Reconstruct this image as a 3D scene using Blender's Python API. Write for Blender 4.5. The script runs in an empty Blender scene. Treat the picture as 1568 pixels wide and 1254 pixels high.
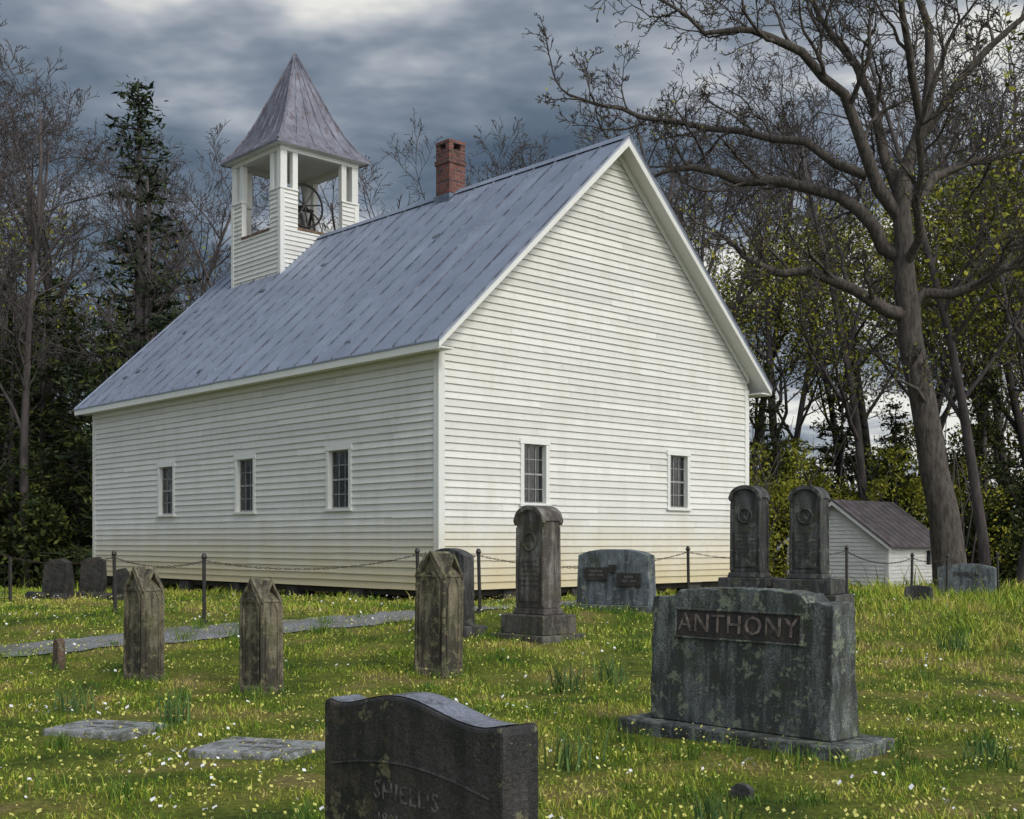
import bpy, math, random, bmesh
import numpy as np
from mathutils import Vector, Matrix, Quaternion
R=random.Random(7); NR=np.random.RandomState(5)
sc=bpy.context.scene
CH=1.5   # camera height above the grass where the photographer stands
A0=math.radians(43.17)
# ------------------------------------------------------------------ terrain
PY=[-60,0,10,11.7,12.5,15,17.5,20,25,30,36,42,60,120,400,1500]
PZ=[0,0,0,.04,.08,.30,.48,.50,.42,.20,-.06,-.32,-.8,-1.2,-1.5,-1.5]
def gz(x,y):
    b=np.interp(y,PY,PZ)
    return b+.02*np.sin(x*1.1+y*.6)*np.cos(y*.9-x*.4)+.012*np.sin(x*2.3-y*1.7)
def g(x,y): return float(gz(x,y))
# ------------------------------------------------------------------ node helpers
def newmat(name):
    m=bpy.data.materials.new(name); m.use_nodes=True
    nt=m.node_tree; b=nt.nodes['Principled BSDF']
    return m,nt,b
def N(nt,t,**k):
    n=nt.nodes.new(t)
    for a,v in k.items(): setattr(n,a,v)
    return n
def noise(nt,vec,scale,detail=5,rough=.6):
    n=N(nt,'ShaderNodeTexNoise'); n.inputs['Scale'].default_value=scale
    n.inputs['Detail'].default_value=min(detail,5); n.inputs['Roughness'].default_value=rough
    if vec is not None: nt.links.new(vec,n.inputs['Vector'])
    return n.outputs['Fac']
def ramp(nt,fac,stops):
    r=N(nt,'ShaderNodeValToRGB'); e=r.color_ramp.elements
    while len(e)<len(stops): e.new(.5)
    for i,(p,c) in enumerate(stops):
        e[i].position=p
        if not hasattr(c,'__len__'): c=(c,c,c)
        e[i].color=(*c,1)
    nt.links.new(fac,r.inputs[0]); return r.outputs[0]
def mix(nt,fac,a,b,bt='MIX'):
    m=N(nt,'ShaderNodeMix',data_type='RGBA',blend_type=bt)
    for s,v in ((m.inputs[0],fac),(m.inputs[6],a),(m.inputs[7],b)):
        if hasattr(v,'is_output'): nt.links.new(v,s)
        elif hasattr(v,'__len__'): s.default_value=(*v,1)
        else: s.default_value=v
    return m.outputs[2]
def mth(nt,op,a,b=None,c=None):
    m=N(nt,'ShaderNodeMath',operation=op)
    for i,v in enumerate((a,b,c)):
        if v is None: continue
        if hasattr(v,'is_output'): nt.links.new(v,m.inputs[i])
        else: m.inputs[i].default_value=v
    return m.outputs[0]
def objco(nt,sc3=(1,1,1),which='Object'):
    t=N(nt,'ShaderNodeTexCoord'); mp=N(nt,'ShaderNodeMapping'); mp.inputs['Scale'].default_value=sc3
    nt.links.new(t.outputs[which],mp.inputs[0]); return mp.outputs[0]
def bump(nt,b,h,st=.3,dist=.02):
    n=N(nt,'ShaderNodeBump'); n.inputs['Strength'].default_value=st; n.inputs['Distance'].default_value=dist
    nt.links.new(h,n.inputs['Height']); nt.links.new(n.outputs[0],b.inputs['Normal'])
def island(nt): return N(nt,'ShaderNodeNewGeometry').outputs['Random Per Island']
def posz(nt):
    s=N(nt,'ShaderNodeSeparateXYZ'); nt.links.new(N(nt,'ShaderNodeNewGeometry').outputs['Position'],s.inputs[0]); return s.outputs

def m_white(name='white_paint',dirt=1.0,base=(.70,.69,.65)):
    m,nt,b=newmat(name)
    isl=island(nt)
    c=mix(nt,isl,tuple(v*.87 for v in base),tuple(v*1.04 for v in base))
    st=ramp(nt,noise(nt,objco(nt,(2.2,2.2,.5)),1.3,5,.65),[(.46,0.),(.76,1.)])
    c=mix(nt,mth(nt,'MULTIPLY',st,.28*dirt),c,(.42,.39,.30))
    f2=ramp(nt,noise(nt,objco(nt,(1,1,6)),9,4,.7),[(.56,0.),(.72,1.)])
    c=mix(nt,mth(nt,'MULTIPLY',f2,.42*dirt),c,(.31,.29,.24))
    z=posz(nt)[2]
    zz=mth(nt,'ADD',z,mth(nt,'MULTIPLY',noise(nt,objco(nt,(1,1,.2)),1.6,3),.9))
    lo=N(nt,'ShaderNodeMapRange'); nt.links.new(zz,lo.inputs[0])
    for i,v in zip((1,2,3,4),(1.2,2.4,.8*dirt,0.)): lo.inputs[i].default_value=v
    c=mix(nt,lo.outputs[0],c,(.52,.42,.21))
    nt.links.new(c,b.inputs['Base Color']); b.inputs['Roughness'].default_value=.62
    return m
def m_simple(name,c1,c2,scale=5,rough=.8,bs=.3,bd=.01,lo=.35,hi=.65,metal=0,sc3=(1,1,1)):
    m,nt,b=newmat(name)
    f=noise(nt,objco(nt,sc3),scale,5,.65)
    c=ramp(nt,f,[(lo,c1),(hi,c2)])
    nt.links.new(c,b.inputs['Base Color']); b.inputs['Roughness'].default_value=rough
    b.inputs['Metallic'].default_value=metal
    if bs: bump(nt,b,noise(nt,objco(nt,sc3),scale*4,3),bs,bd)
    return m
def m_metalroof(name,a,bb,rust,sc3,rustlo=.6,isl=.25):
    m,nt,b=newmat(name)
    c=ramp(nt,noise(nt,objco(nt,sc3),1.5,5,.6),[(.3,a),(.7,bb)])
    c=mix(nt,mth(nt,'MULTIPLY',island(nt),isl),c,tuple(v*.72 for v in a))
    r=ramp(nt,noise(nt,objco(nt,tuple(v*1.7 for v in sc3)),2.3,5,.7),[(rustlo,0.),(rustlo+.14,1.)])
    c=mix(nt,mth(nt,'MULTIPLY',r,.75),c,rust)
    nt.links.new(c,b.inputs['Base Color']); b.inputs['Metallic'].default_value=.35
    rr=ramp(nt,noise(nt,objco(nt),4,3),[(.3,.42),(.7,.65)])
    nt.links.new(rr,b.inputs['Roughness'])
    bump(nt,b,noise(nt,objco(nt,sc3),5,2),.2,.02)
    return m
def m_stone(name,a,bb,lichen=(.25,.27,.2),ll=.6,la=.8,stain=(.03,.03,.03),sl=.58,speck=.5,rough=.8,moss=(.05,.055,.015)):
    m,nt,b=newmat(name)
    co=objco(nt)
    c=ramp(nt,noise(nt,co,3,5,.7),[(.32,a),(.66,bb)])
    sp=ramp(nt,noise(nt,co,90,2,.5),[(.4,.45),(.6,1.5)])
    c=mix(nt,speck,c,sp,'MULTIPLY')
    s=ramp(nt,noise(nt,objco(nt,(4,4,.8)),1.9,5,.7),[(sl-.08,0.),(sl+.06,1.)])
    c=mix(nt,mth(nt,'MULTIPLY',s,.85),c,stain)
    l=ramp(nt,noise(nt,co,9,5,.75),[(ll-.02,0.),(ll+.02,1.)])
    c=mix(nt,mth(nt,'MULTIPLY',l,la),c,lichen)
    l2=ramp(nt,noise(nt,objco(nt,(1.3,1.3,1.3)),3.1,5,.8),[(ll-.04,0.),(ll+.03,1.)])
    c=mix(nt,mth(nt,'MULTIPLY',l2,la*.85),c,moss)
    nt.links.new(c,b.inputs['Base Color']); b.inputs['Roughness'].default_value=rough
    bump(nt,b,noise(nt,co,35,5,.75),.9,.014)
    return m
WHITE=m_white(); TRIM=m_white('white_trim',.6,(.73,.725,.69))
SASH=m_simple('aged_sash_paint',(.20,.20,.19),(.38,.38,.36),12,.7,0)
ROOF=m_metalroof('tin_roof',(.24,.275,.36),(.34,.38,.48),(.15,.12,.13),(1,1,.35),.66)
SEAM=m_simple('dark_roof_seam',(.07,.075,.10),(.2,.22,.28),3,.6,0,.01,.4,.6,.2)
BROOF=m_metalroof('weathered_tin',(.13,.13,.16),(.26,.26,.31),(.075,.035,.032),(2.2,2.2,.35),.50,.35)
def m_brick():
    m,nt,b=newmat('red_brick')
    t=N(nt,'ShaderNodeTexBrick'); 
    s=N(nt,'ShaderNodeSeparateXYZ'); nt.links.new(objco(nt),s.inputs[0])
    cb=N(nt,'ShaderNodeCombineXYZ'); nt.links.new(mth(nt,'ADD',s.outputs[0],s.outputs[1]),cb.inputs[0]); nt.links.new(s.outputs[2],cb.inputs[1])
    nt.links.new(cb.outputs[0],t.inputs['Vector'])
    t.inputs['Scale'].default_value=1; t.inputs['Brick Width'].default_value=.2; t.inputs['Row Height'].default_value=.08
    t.inputs['Mortar Size'].default_value=.012; t.inputs['Color1'].default_value=(.25,.075,.05,1); t.inputs['Color2'].default_value=(.10,.035,.028,1)
    t.inputs['Mortar'].default_value=(.13,.115,.11,1)
    c=mix(nt,ramp(nt,noise(nt,objco(nt),6,5),[(.45,0.),(.65,.8)]),t.outputs[0],(.05,.03,.025))
    nt.links.new(c,b.inputs['Base Color']); b.inputs['Roughness'].default_value=.9
    bump(nt,b,mth(nt,'SUBTRACT',1.,t.outputs['Fac']),.8,.015); return m
BRICK=m_brick()
def m_glass():
    m,nt,b=newmat('old_window_glass')
    b.inputs['Base Color'].default_value=(.012,.014,.016,1); b.inputs['Roughness'].default_value=.08
    bump(nt,b,noise(nt,objco(nt),3,2),.15,.05); return m
GLASS=m_glass()
IRON=m_simple('black_iron',(.012,.012,.013),(.03,.024,.02),20,.55,0)
RUST=m_simple('rusty_iron',(.02,.014,.012),(.07,.04,.025),20,.8,0)
BROWN=m_simple('weathered_brown_wood',(.10,.055,.035),(.2,.13,.08),8,.85,0)
DARKW=m_simple('dark_wood',(.02,.017,.014),(.05,.042,.035),6,.9,0)
FLDST=m_simple('field_stone',(.02,.019,.017),(.085,.078,.068),7,.9,.7,.03)
BARK=m_simple('tree_bark',(.032,.027,.023),(.12,.10,.085),6,.95,.8,.04,sc3=(2,2,.5))
BARKD=m_simple('forest_bark',(.040,.034,.034),(.105,.088,.084),2,.95,0,.03,sc3=(2,2,.5))
ST_GOTH=m_stone('mossy_marble',(.085,.070,.046),(.22,.19,.13),(.24,.22,.12),.56,.6,(.022,.018,.013),.48)
ST_GREY=m_stone('grey_granite',(.07,.082,.082),(.16,.175,.17),(.23,.26,.18),.57,.7,(.020,.022,.021),.49,.85,moss=(.035,.04,.018))
ST_BLUE=m_stone('blue_granite',(.08,.10,.12),(.16,.185,.20),(.28,.3,.25),.59,.6,(.03,.034,.037),.53,.6)
ST_DARK=m_stone('dark_slate_marble',(.030,.028,.030),(.095,.095,.098),(.16,.17,.12),.59,.5,(.009,.009,.009),.49,.35,.6)
ST_FORE=m_stone('blackened_marble',(.014,.013,.014),(.062,.054,.053),(.20,.18,.10),.59,.7,(.006,.006,.006),.49,.45,.55,(.07,.05,.032))
ST_FTOP=m_stone('pale_marble_top',(.12,.125,.16),(.24,.255,.32),(.2,.2,.18),.60,.5,(.03,.03,.035),.54,.35,.4)
ST_LITE=m_stone('pale_marble',(.20,.205,.21),(.34,.35,.37),(.12,.13,.07),.575,.6,(.08,.08,.07),.56)
PANEL=m_stone('dark_panel',(.022,.018,.017),(.045,.037,.034),(.12,.07,.055),.60,.5,(.010,.010,.010),.55,.4,.6,(.03,.02,.015))

# ------------------------------------------------------------------ mesh helpers
class MB:
    def __init__(s): s.v=[]; s.f=[]
    def quad(s,*p):
        i=len(s.v); s.v+= [tuple(q) for q in p]; s.f.append(tuple(range(i,i+len(p))))
    def box(s,x0,x1,y0,y1,z0,z1):
        i=len(s.v)
        s.v+=[(x0,y0,z0),(x1,y0,z0),(x1,y1,z0),(x0,y1,z0),(x0,y0,z1),(x1,y0,z1),(x1,y1,z1),(x0,y1,z1)]
        for f in ((0,3,2,1),(4,5,6,7),(0,1,5,4),(1,2,6,5),(2,3,7,6),(3,0,4,7)): s.f.append(tuple(i+k for k in f))
    def prism(s,pts,ax,a0,a1):
        i=len(s.v);n=len(pts)
        def mk(p,a):
            return (a,p[0],p[1]) if ax=='x' else (p[0],a,p[1]) if ax=='y' else (p[0],p[1],a)
        s.v+=[mk(p,a0) for p in pts]+[mk(p,a1) for p in pts]
        s.f.append(tuple(range(i,i+n))[::-1]); s.f.append(tuple(range(i+n,i+2*n)))
        for k in range(n): s.f.append((i+k,i+(k+1)%n,i+n+(k+1)%n,i+n+k))
    def frustum(s,cx,cy,w0,t0,w1,t1,z0,z1):
        i=len(s.v)
        for w,t,z in ((w0,t0,z0),(w1,t1,z1)):
            s.v+=[(cx-w/2,cy-t/2,z),(cx+w/2,cy-t/2,z),(cx+w/2,cy+t/2,z),(cx-w/2,cy+t/2,z)]
        for f in ((0,3,2,1),(4,5,6,7),(0,1,5,4),(1,2,6,5),(2,3,7,6),(3,0,4,7)): s.f.append(tuple(i+k for k in f))
    def tube(s,pts,rad,n=6):
        pts=[Vector(p) for p in pts]
        if not hasattr(rad,'__len__'): rad=[rad]*len(pts)
        i0=len(s.v)
        d=(pts[1]-pts[0]).normalized()
        a=d.orthogonal().normalized()
        cs=[(math.cos(2*math.pi*k/n),math.sin(2*math.pi*k/n)) for k in range(n)]
        for j,p in enumerate(pts):
            if j: d=(pts[min(j+1,len(pts)-1)]-pts[j-1]).normalized()
            a=(a-d*a.dot(d)).normalized(); b=d.cross(a); r=rad[j]
            for c,sn in cs:
                q=p+a*(c*r)+b*(sn*r); s.v.append((q.x,q.y,q.z))
            if j:
                o=i0+(j-1)*n
                for k in range(n): s.f.append((o+k,o+(k+1)%n,o+n+(k+1)%n,o+n+k))
        o=i0+(len(pts)-1)*n
        if n>3: s.f.append(tuple(range(o,o+n)))
    def obj(s,name,mat,parent=None,bevel=0,smooth=False,loc=None,rz=0):
        me=bpy.data.meshes.new(name); me.from_pydata(s.v,[],s.f); me.materials.append(mat)
        if smooth: me.polygons.foreach_set('use_smooth',[True]*len(me.polygons))
        o=bpy.data.objects.new(name,me); sc.collection.objects.link(o)
        if parent: o.parent=parent
        if loc: o.location=loc
        if rz: o.rotation_euler[2]=rz
        if bevel:
            m=o.modifiers.new('b','BEVEL'); m.width=bevel; m.segments=2; m.limit_method='ANGLE'
        return o
def empty(name,loc,rz=0):
    e=bpy.data.objects.new(name,None); e.location=loc; e.rotation_euler[2]=rz; e.empty_display_size=.2
    sc.collection.objects.link(e); return e
def np_mesh(name,V,F,mat,parent=None):
    me=bpy.data.meshes.new(name); k=F.shape[1]
    me.vertices.add(len(V)); me.vertices.foreach_set('co',V.astype(np.float32).ravel())
    me.loops.add(F.size); me.loops.foreach_set('vertex_index',F.astype(np.int32).ravel())
    me.polygons.add(len(F)); me.polygons.foreach_set('loop_start',np.arange(0,F.size,k,dtype=np.int32))
    me.polygons.foreach_set('loop_total',np.full(len(F),k,dtype=np.int32))
    me.update(calc_edges=True); me.validate()
    if mat: me.materials.append(mat)
    if name.startswith('_'): return me
    o=bpy.data.objects.new(name,me); sc.collection.objects.link(o)
    if parent: o.parent=parent
    return o

# ------------------------------------------------------------------ siding
def siding(mb,fn,srange,z0,z1,holes=(),pitch=.125):
    z=z0
    while z<z1-1e-4:
        zt=min(z+pitch,z1)
        jb=R.uniform(-.004,.004)
        def off(q): return .004+.030*(1-(q-z)/pitch)
        a0,a1=srange(z); b0,b1=srange(zt)
        cuts=sorted({z,zt,*[h[2] for h in holes if z<h[2]<zt],*[h[3] for h in holes if z<h[3]<zt]})
        joints=[]; q=a0+R.uniform(1,4)
        while q<a1-1: joints.append(q); q+=R.uniform(2.4,4.8)
        for c0,c1 in zip(cuts[:-1],cuts[1:]):
            zm=(c0+c1)/2
            f0=(c0-z)/pitch; f1=(c1-z)/pitch
            def lerp(t): return (a0+(b0-a0)*t, a1+(b1-a1)*t)
            l0,r0=lerp(f0); l1,r1=lerp(f1)
            bl=[(h[0],h[1]) for h in holes if h[2]<=zm<=h[3]]
            bl.sort(); cur='L'; segs=[]
            for h0,h1 in bl: segs.append((cur,h0)); cur=h1
            segs.append((cur,'R'))
            for s0,s1 in segs:
                lo=l0 if s0=='L' else s0; hi=r0 if s1=='R' else s1
                js=[j for j in joints if lo+.3<j<hi-.3]
                ends=[s0]+js+[s1]
                for e0,e1 in zip(ends[:-1],ends[1:]):
                    x00=l0 if e0=='L' else e0; x01=l1 if e0=='L' else e0
                    x10=r0 if e1=='R' else e1; x11=r1 if e1=='R' else e1
                    if e0 not in('L',) : x00+=.002; x01+=.002
                    if x10-x00<.01 : continue
                    if x11<x01: x11=x01=(x11+x01)/2
                    t1,t2=R.uniform(-.007,.007),R.uniform(-.007,.007)
                    if c0!=z: t1=t2=0
                    P0=fn(x00,c0+t1+jb*(c0==z),off(c0)); P1=fn(x10,c0+t2+jb*(c0==z),off(c0))
                    P2=fn(x11,c1+.009,off(c1)); P3=fn(x01,c1+.009,off(c1))
                    i=len(mb.v); mb.v+=[P0,P1,P2,P3]; mb.f.append((i,i+1,i+2,i+3))
                    if c0==z:
                        mb.v+=[fn(x00,c0+t1+jb,-.01),fn(x10,c0+t2+jb,-.01)]
                        mb.f.append((i,i+4,i+5,i+1))
        z=zt

def window(par,fn,c,w,z0,z1,name):
    def bx(mb,s0,s1,a,b,o0,o1):
        P=[fn(s,z,o) for o in (o0,o1) for (s,z) in ((s0,a),(s1,a),(s1,b),(s0,b))]
        i=len(mb.v); mb.v+=P
        for f in ((0,3,2,1),(4,5,6,7),(0,1,5,4),(1,2,6,5),(2,3,7,6),(3,0,4,7)): mb.f.append(tuple(i+k for k in f))
    e=par
    l,r=c-w/2,c+w/2; tw=.085
    mb=MB()
    bx(mb,l,l+tw,z0+.05,z1-.1,-.07,.045); bx(mb,r-tw,r,z0+.05,z1-.1,-.07,.045)
    bx(mb,l-.02,r+.02,z1-.1,z1,-.07,.052); bx(mb,l-.03,r+.03,z0,z0+.05,-.07,.075)
    mb.obj(name+'_casing',TRIM,e,.004)
    s=MB(); a,b=l+tw,r-tw; p,q=z0+.05,z1-.1; mid=(p+q)/2
    fw=.024; D=-.03
    bx(s,a,a+fw,p,q,-.03+D,-.005+D); bx(s,b-fw,b,p,q,-.03+D,-.005+D)
    bx(s,a+fw,b-fw,p,p+.035,-.03+D,-.006+D); bx(s,a+fw,b-fw,q-fw,q,-.03+D,-.006+D); bx(s,a+fw,b-fw,mid-.016,mid+.016,-.03+D,-.002+D)
    for k in (1,2):
        x=a+fw+(b-a-2*fw)*k/3; bx(s,x-.006,x+.006,p+.035,q-fw,-.03+D,-.010+D)
    for k in (.25,.75):
        zz=p+(q-p)*k; bx(s,a+fw,b-fw,zz-.006,zz+.006,-.03+D,-.012+D)
    s.obj(name+'_sash',SASH,e)
    gl=MB(); 
    gl.quad(fn(a,p,-.022+D),fn(b,p,-.022+D),fn(b,q,-.022+D),fn(a,q,-.022+D)); gl.obj(name+'_glass',GLASS,e)

# ------------------------------------------------------------------ CHURCH
church=empty('white_clapboard_church',(-1.226,20,CH),A0)
W,LN=8.68,13.46; ZB,ZE=-.82,3.36; RZ=7.73; SL=.94
def roofz(x): return RZ-SL*abs(x-W/2)
f_left=lambda s,z,o:(-o,s,z); f_right=lambda s,z,o:(W+o,s,z)
f_front=lambda s,z,o:(s,-o,z); f_back=lambda s,z,o:(s,LN+o,z)
wl=[(2.86,.8),(6.19,.8),(9.62,.8)]; wg=[(2.22,.72),(6.31,.72)]
hl=[(c-.36,c+.36,.60,1.76) for c,w in wl]; hg=[(c-.32,c+.32,.69,1.82) for c,w in wg]
mb=MB(); siding(mb,f_left,lambda z:(0,LN),ZB,ZE,hl); mb.obj('left_wall_siding',WHITE,church)
mb=MB(); siding(mb,f_right,lambda z:(0,LN),ZB,ZE,hl); mb.obj('right_wall_siding',WHITE,church)
def gr(z):
    t=max(0,(z-(roofz(0)-.17))/SL); return (min(t,W/2),max(W-t,W/2))
mb=MB(); siding(mb,f_front,gr,ZB,RZ-.22,hg); mb.obj('gable_wall_siding',WHITE,church)
mb=MB(); siding(mb,f_back,gr,ZB,RZ-.22,()); mb.obj('rear_wall_siding',WHITE,church)
for i,(c,w) in enumerate(wl):
    window(church,f_left,c,w,.57,1.80,'left_window_%d'%i); window(church,f_right,c,w,.57,1.80,'right_window_%d'%i)
for i,(c,w) in enumerate(wg): window(church,f_front,c,w,.64,1.86,'gable_window_%d'%i)
mb=MB()
for x0,x1,y0,y1 in ((-.040,.10,-.040,.0),(-.040,.0,.002,.10)): mb.box(x0,x1,y0,y1,ZB-.02,3.30)
for x0,x1,y0,y1 in ((W-.10,W+.040,-.040,.0),(W,W+.040,.002,.10)): mb.box(x0,x1,y0,y1,ZB-.02,3.30)
for x0,x1,y0,y1 in ((-.040,.10,LN,LN+.040),(-.040,0,LN-.10,LN-.002)): mb.box(x0,x1,y0,y1,ZB-.02,3.30)
for x0,x1,y0,y1 in ((W-.10,W+.040,LN,LN+.040),(W,W+.040,LN-.10,LN-.002)): mb.box(x0,x1,y0,y1,ZB-.02,3.30)
mb.obj('corner_boards',TRIM,church,.004)
OV=.42; EO=.35
def roof_sheet(side):
    mb=MB(); sm=MB(); y=-OV; pw=.61
    def X(t): return W/2+side*t
    while y<LN+OV-.01:
        y1=min(y+pw,LN+OV)
        dz=R.uniform(0,.010)
        a=(X(0),RZ+dz); b=(X(W/2+EO),RZ-SL*(W/2+EO)+dz)
        mb.quad((a[0],y,a[1]),(a[0],y1,a[1]),(b[0],y1,b[1]),(b[0],y,b[1]))
        mb.quad((a[0],y,a[1]-.03),(b[0],y,b[1]-.03),(b[0],y1,b[1]-.03),(a[0],y1,a[1]-.03))
        mb.quad((b[0],y,b[1]),(b[0],y1,b[1]),(b[0],y1,b[1]-.03),(b[0],y,b[1]-.03))
        sm.prism([(a[0],a[1]-.005),(b[0],b[1]-.005),(b[0],b[1]+.034),(a[0],a[1]+.034)],'y',y-.013,y+.013)
        y=y1
    for k in range(9):
        yy=R.uniform(0,LN); t=R.uniform(1,4.4); zz=RZ-SL*t
        sm.prism([(X(t),zz),(X(t+.05),zz-.047),(X(t+.05),zz-.005),(X(t),zz+.05)],'y',yy,yy+R.uniform(.15,.28))
    for yy in (-OV,LN+OV-.02):
        mb.prism([(a[0],a[1]-.05),(b[0],b[1]-.05),(b[0],b[1]+.028),(a[0],a[1]+.028)],'y',yy-.004,yy+.02)
    return mb,sm
for sd,nm in((-1,'left'),(1,'right')):
    a,b=roof_sheet(sd); a.obj('roof_%s_slope'%nm,ROOF,church); b.obj('roof_%s_seams'%nm,SEAM,church)
mb=MB(); mb.prism([(W/2-.14,RZ-.085),(W/2,RZ+.05),(W/2+.14,RZ-.085),(W/2,RZ+.03)],'y',-OV-.01,LN+OV+.01)
mb.obj('ridge_cap',ROOF,church)
mb=MB()
for sd in (-1,1):
    e=W/2+EO-.02; X=lambda t:W/2+sd*t
    z1=RZ-SL*e
    mb.prism([(X(0),RZ-.035),(X(e),z1-.035),(X(e),z1-.075),(X(0),RZ-.075)],'y',-OV+.03,LN+OV-.03)
    for ya,yb in ((-OV,-OV+.028),(LN+OV-.028,LN+OV)):
        mb.prism([(X(0),RZ-.04),(X(e+.01),z1-.045),(X(e+.01),z1-.16),(X(0),RZ-.20)],'y',ya+.004,yb-.001)
    for ya,yb in ((-.066,-.041),(LN+.041,LN+.066)):
        mb.prism([(X(0),RZ-.08),(X(W/2),roofz(0)-.08),(X(W/2),roofz(0)-.2),(X(0),RZ-.23)],'y',ya,yb)
    x0,x1=sorted((X(e+.004),X(e-.024))); mb.box(x0,x1,-OV+.03,LN+OV-.03,z1-.17,z1-.05)
    x0,x1=sorted((X(e-.026),X(W/2+.002))); mb.box(x0,x1,-OV+.032,LN+OV-.032,z1-.15,z1-.125)
    x0,x1=sorted((X(W/2+.036),X(W/2+.058))); mb.box(x0,x1,.0,LN,z1-.27,z1-.152)
mb.obj('eaves_and_rake_trim',TRIM,church)
mb=MB(); mb.box(.05,W-.05,.05,LN-.05,ZB-.02,ZB+.12); mb.box(.12,.22,.3,LN-.3,ZB-.12,ZB-.02); mb.box(.3,W-.3,.12,.22,ZB-.12,ZB-.02)
mb.box(.2,W-.2,LN-.3,LN-.25,ZB+.12,3.2); mb.obj('floor_frame_and_backing',DARKW,church)  # upright dark backing panel added inside so the window openings look dark
mb=MB()
for k in range(7):
    for xx in (.25,W-.25,W/2):
        y=.3+k*(LN-.6)/6
        for t in range(3):
            j=lambda:R.uniform(-.04,.04); mb.box(xx-.22+j(),xx+.22+j(),y-.2+j(),y+.2+j(),ZB-.62+.2*t,ZB-.62+.2*t+.19)
for k in range(1,5):
    x=W*k/5; mb.box(x-.2,x+.2,.05,.4,ZB-.6,ZB-.025)
mb.obj('stone_piers',FLDST,church,.02)
# chimney
mb=MB(); cy=4.83; cx=W/2; q=.23
mb.box(cx-q,cx+q,cy-q,cy+q,6.9,8.66)
mb.box(cx-q-.025,cx+q+.025,cy-q-.025,cy+q+.025,8.34,8.44)
for (a,b) in ((-1,-1),(-1,1),(1,-1),(1,1)): 
    X0,X1=sorted((cx+a*q,cx+a*(q-.13))); Y0,Y1=sorted((cy+b*q,cy+b*(q-.13))); mb.box(X0,X1,Y0,Y1,8.662,8.79)
mb.box(cx-q-.01,cx+q+.01,cy-q-.01,cy+q+.01,8.792,8.86)
mb.obj('brick_chimney',BRICK,church,.006)
mb=MB(); 
for s in(-1,1): mb.prism([(cx-q-.10,roofz(cx-q-.1)+.012),(cx-q+.02,roofz(cx-q-.1)+.2),(cx+q-.02,roofz(cx+q+.1)+.2),(cx+q+.10,roofz(cx+q+.1)+.012),(cx,RZ+.06)],'y',cy-q-.06 if s<0 else cy+q+.02,cy-q-.02 if s<0 else cy+q+.06)
mb.box(cx-q-.03,cx+q+.03,cy-q-.03,cy+q+.03,7.2,7.66); mb.obj('chimney_flashing',m_simple('lead_flashing',(.07,.09,.13),(.16,.19,.25),6,.5,0),church)
# belfry
B=2.3; bx0,bx1=W/2-B/2,W/2+B/2; by0,by1=9.95,12.25
fl=lambda s,z,o:(bx0-o,by0+s,z); frr=lambda s,z,o:(bx1+o,by0+s,z); ff=lambda s,z,o:(bx0+s,by0-o,z); fb=lambda s,z,o:(bx0+s,by1+o,z)
mb=MB(); PW=.48; hole=[(PW,B-PW,7.80,8.74)]
for fn in (fl,frr,ff,fb): siding(mb,fn,lambda z:(0,B),6.35,8.74,hole,.115)
mb.obj('belfry_siding',WHITE,church)
mb=MB()
for (X,Y,sx,sy) in ((bx0,by0,1,1),(bx1,by0,-1,1),(bx0,by1,1,-1),(bx1,by1,-1,-1)):
    def B2(xa,xb,ya,yb,z0,z1):
        x0,x1=sorted((X+sx*xa,X+sx*xb)); y0,y1=sorted((Y+sy*ya,Y+sy*yb)); mb.box(x0,x1,y0,y1,z0,z1)
    B2(-.038,.09,-.038,-.001,6.35,8.73); B2(-.038,-.001,.001,.09,6.35,8.73)
    B2(PW-.02,PW,-.02,.12,7.8,8.74); B2(-.02,.12,PW-.02,PW,7.8,8.74)
    B2(-.01,PW-.02,.10,.12,7.0,8.73); B2(.10,.12,.12,PW-.02,7.0,8.73)
    B2(-.05,PW+.02,-.05,.15,8.742,8.785); B2(-.05,.15,.152,PW+.02,8.742,8.785)
    B2(-.02,.17,-.02,.17,8.787,9.70); B2(PW-.14,PW+.01,-.01,.14,8.787,9.70); B2(-.01,.14,PW-.14,PW+.01,8.787,9.70)
mb.box(bx0-.03,bx1+.03,by0-.03,by0+.17,9.702,9.82); mb.box(bx0-.03,bx1+.03,by1-.17,by1+.03,9.702,9.82)
mb.box(bx0-.03,bx0+.17,by0+.172,by1-.172,9.702,9.82); mb.box(bx1-.17,bx1+.03,by0+.172,by1-.172,9.702,9.82)
mb.box(bx0-.2,bx1+.2,by0-.2,by1+.2,9.822,9.86)
mb.obj('belfry_posts_and_trim',TRIM,church,.006)
mb=MB(); mb.box(bx0+.02,bx1-.02,by0+.02,by1-.02,7.60,7.70)
for a,b,c,d in ((bx0-.04,bx0+.1,by0+PW,by1-PW),(bx1-.1,bx1+.04,by0+PW,by1-PW),(bx0+PW,bx1-PW,by0-.04,by0+.1),(bx0+PW,bx1-PW,by1-.1,by1+.04)): mb.box(a,b,c,d,7.79,7.85)
mb.obj('belfry_floor_and_sills',BROWN,church,.004)
mb=MB(); H0,HA=9.865,12.69; hw=B/2+.24; prof=[(1.0,0),(.84,.085),(.68,.21),(.52,.375),(.27,.68),(.012,1.0)]
cxx,cyy=W/2,(by0+by1)/2
NP=5; sm=MB()
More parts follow.
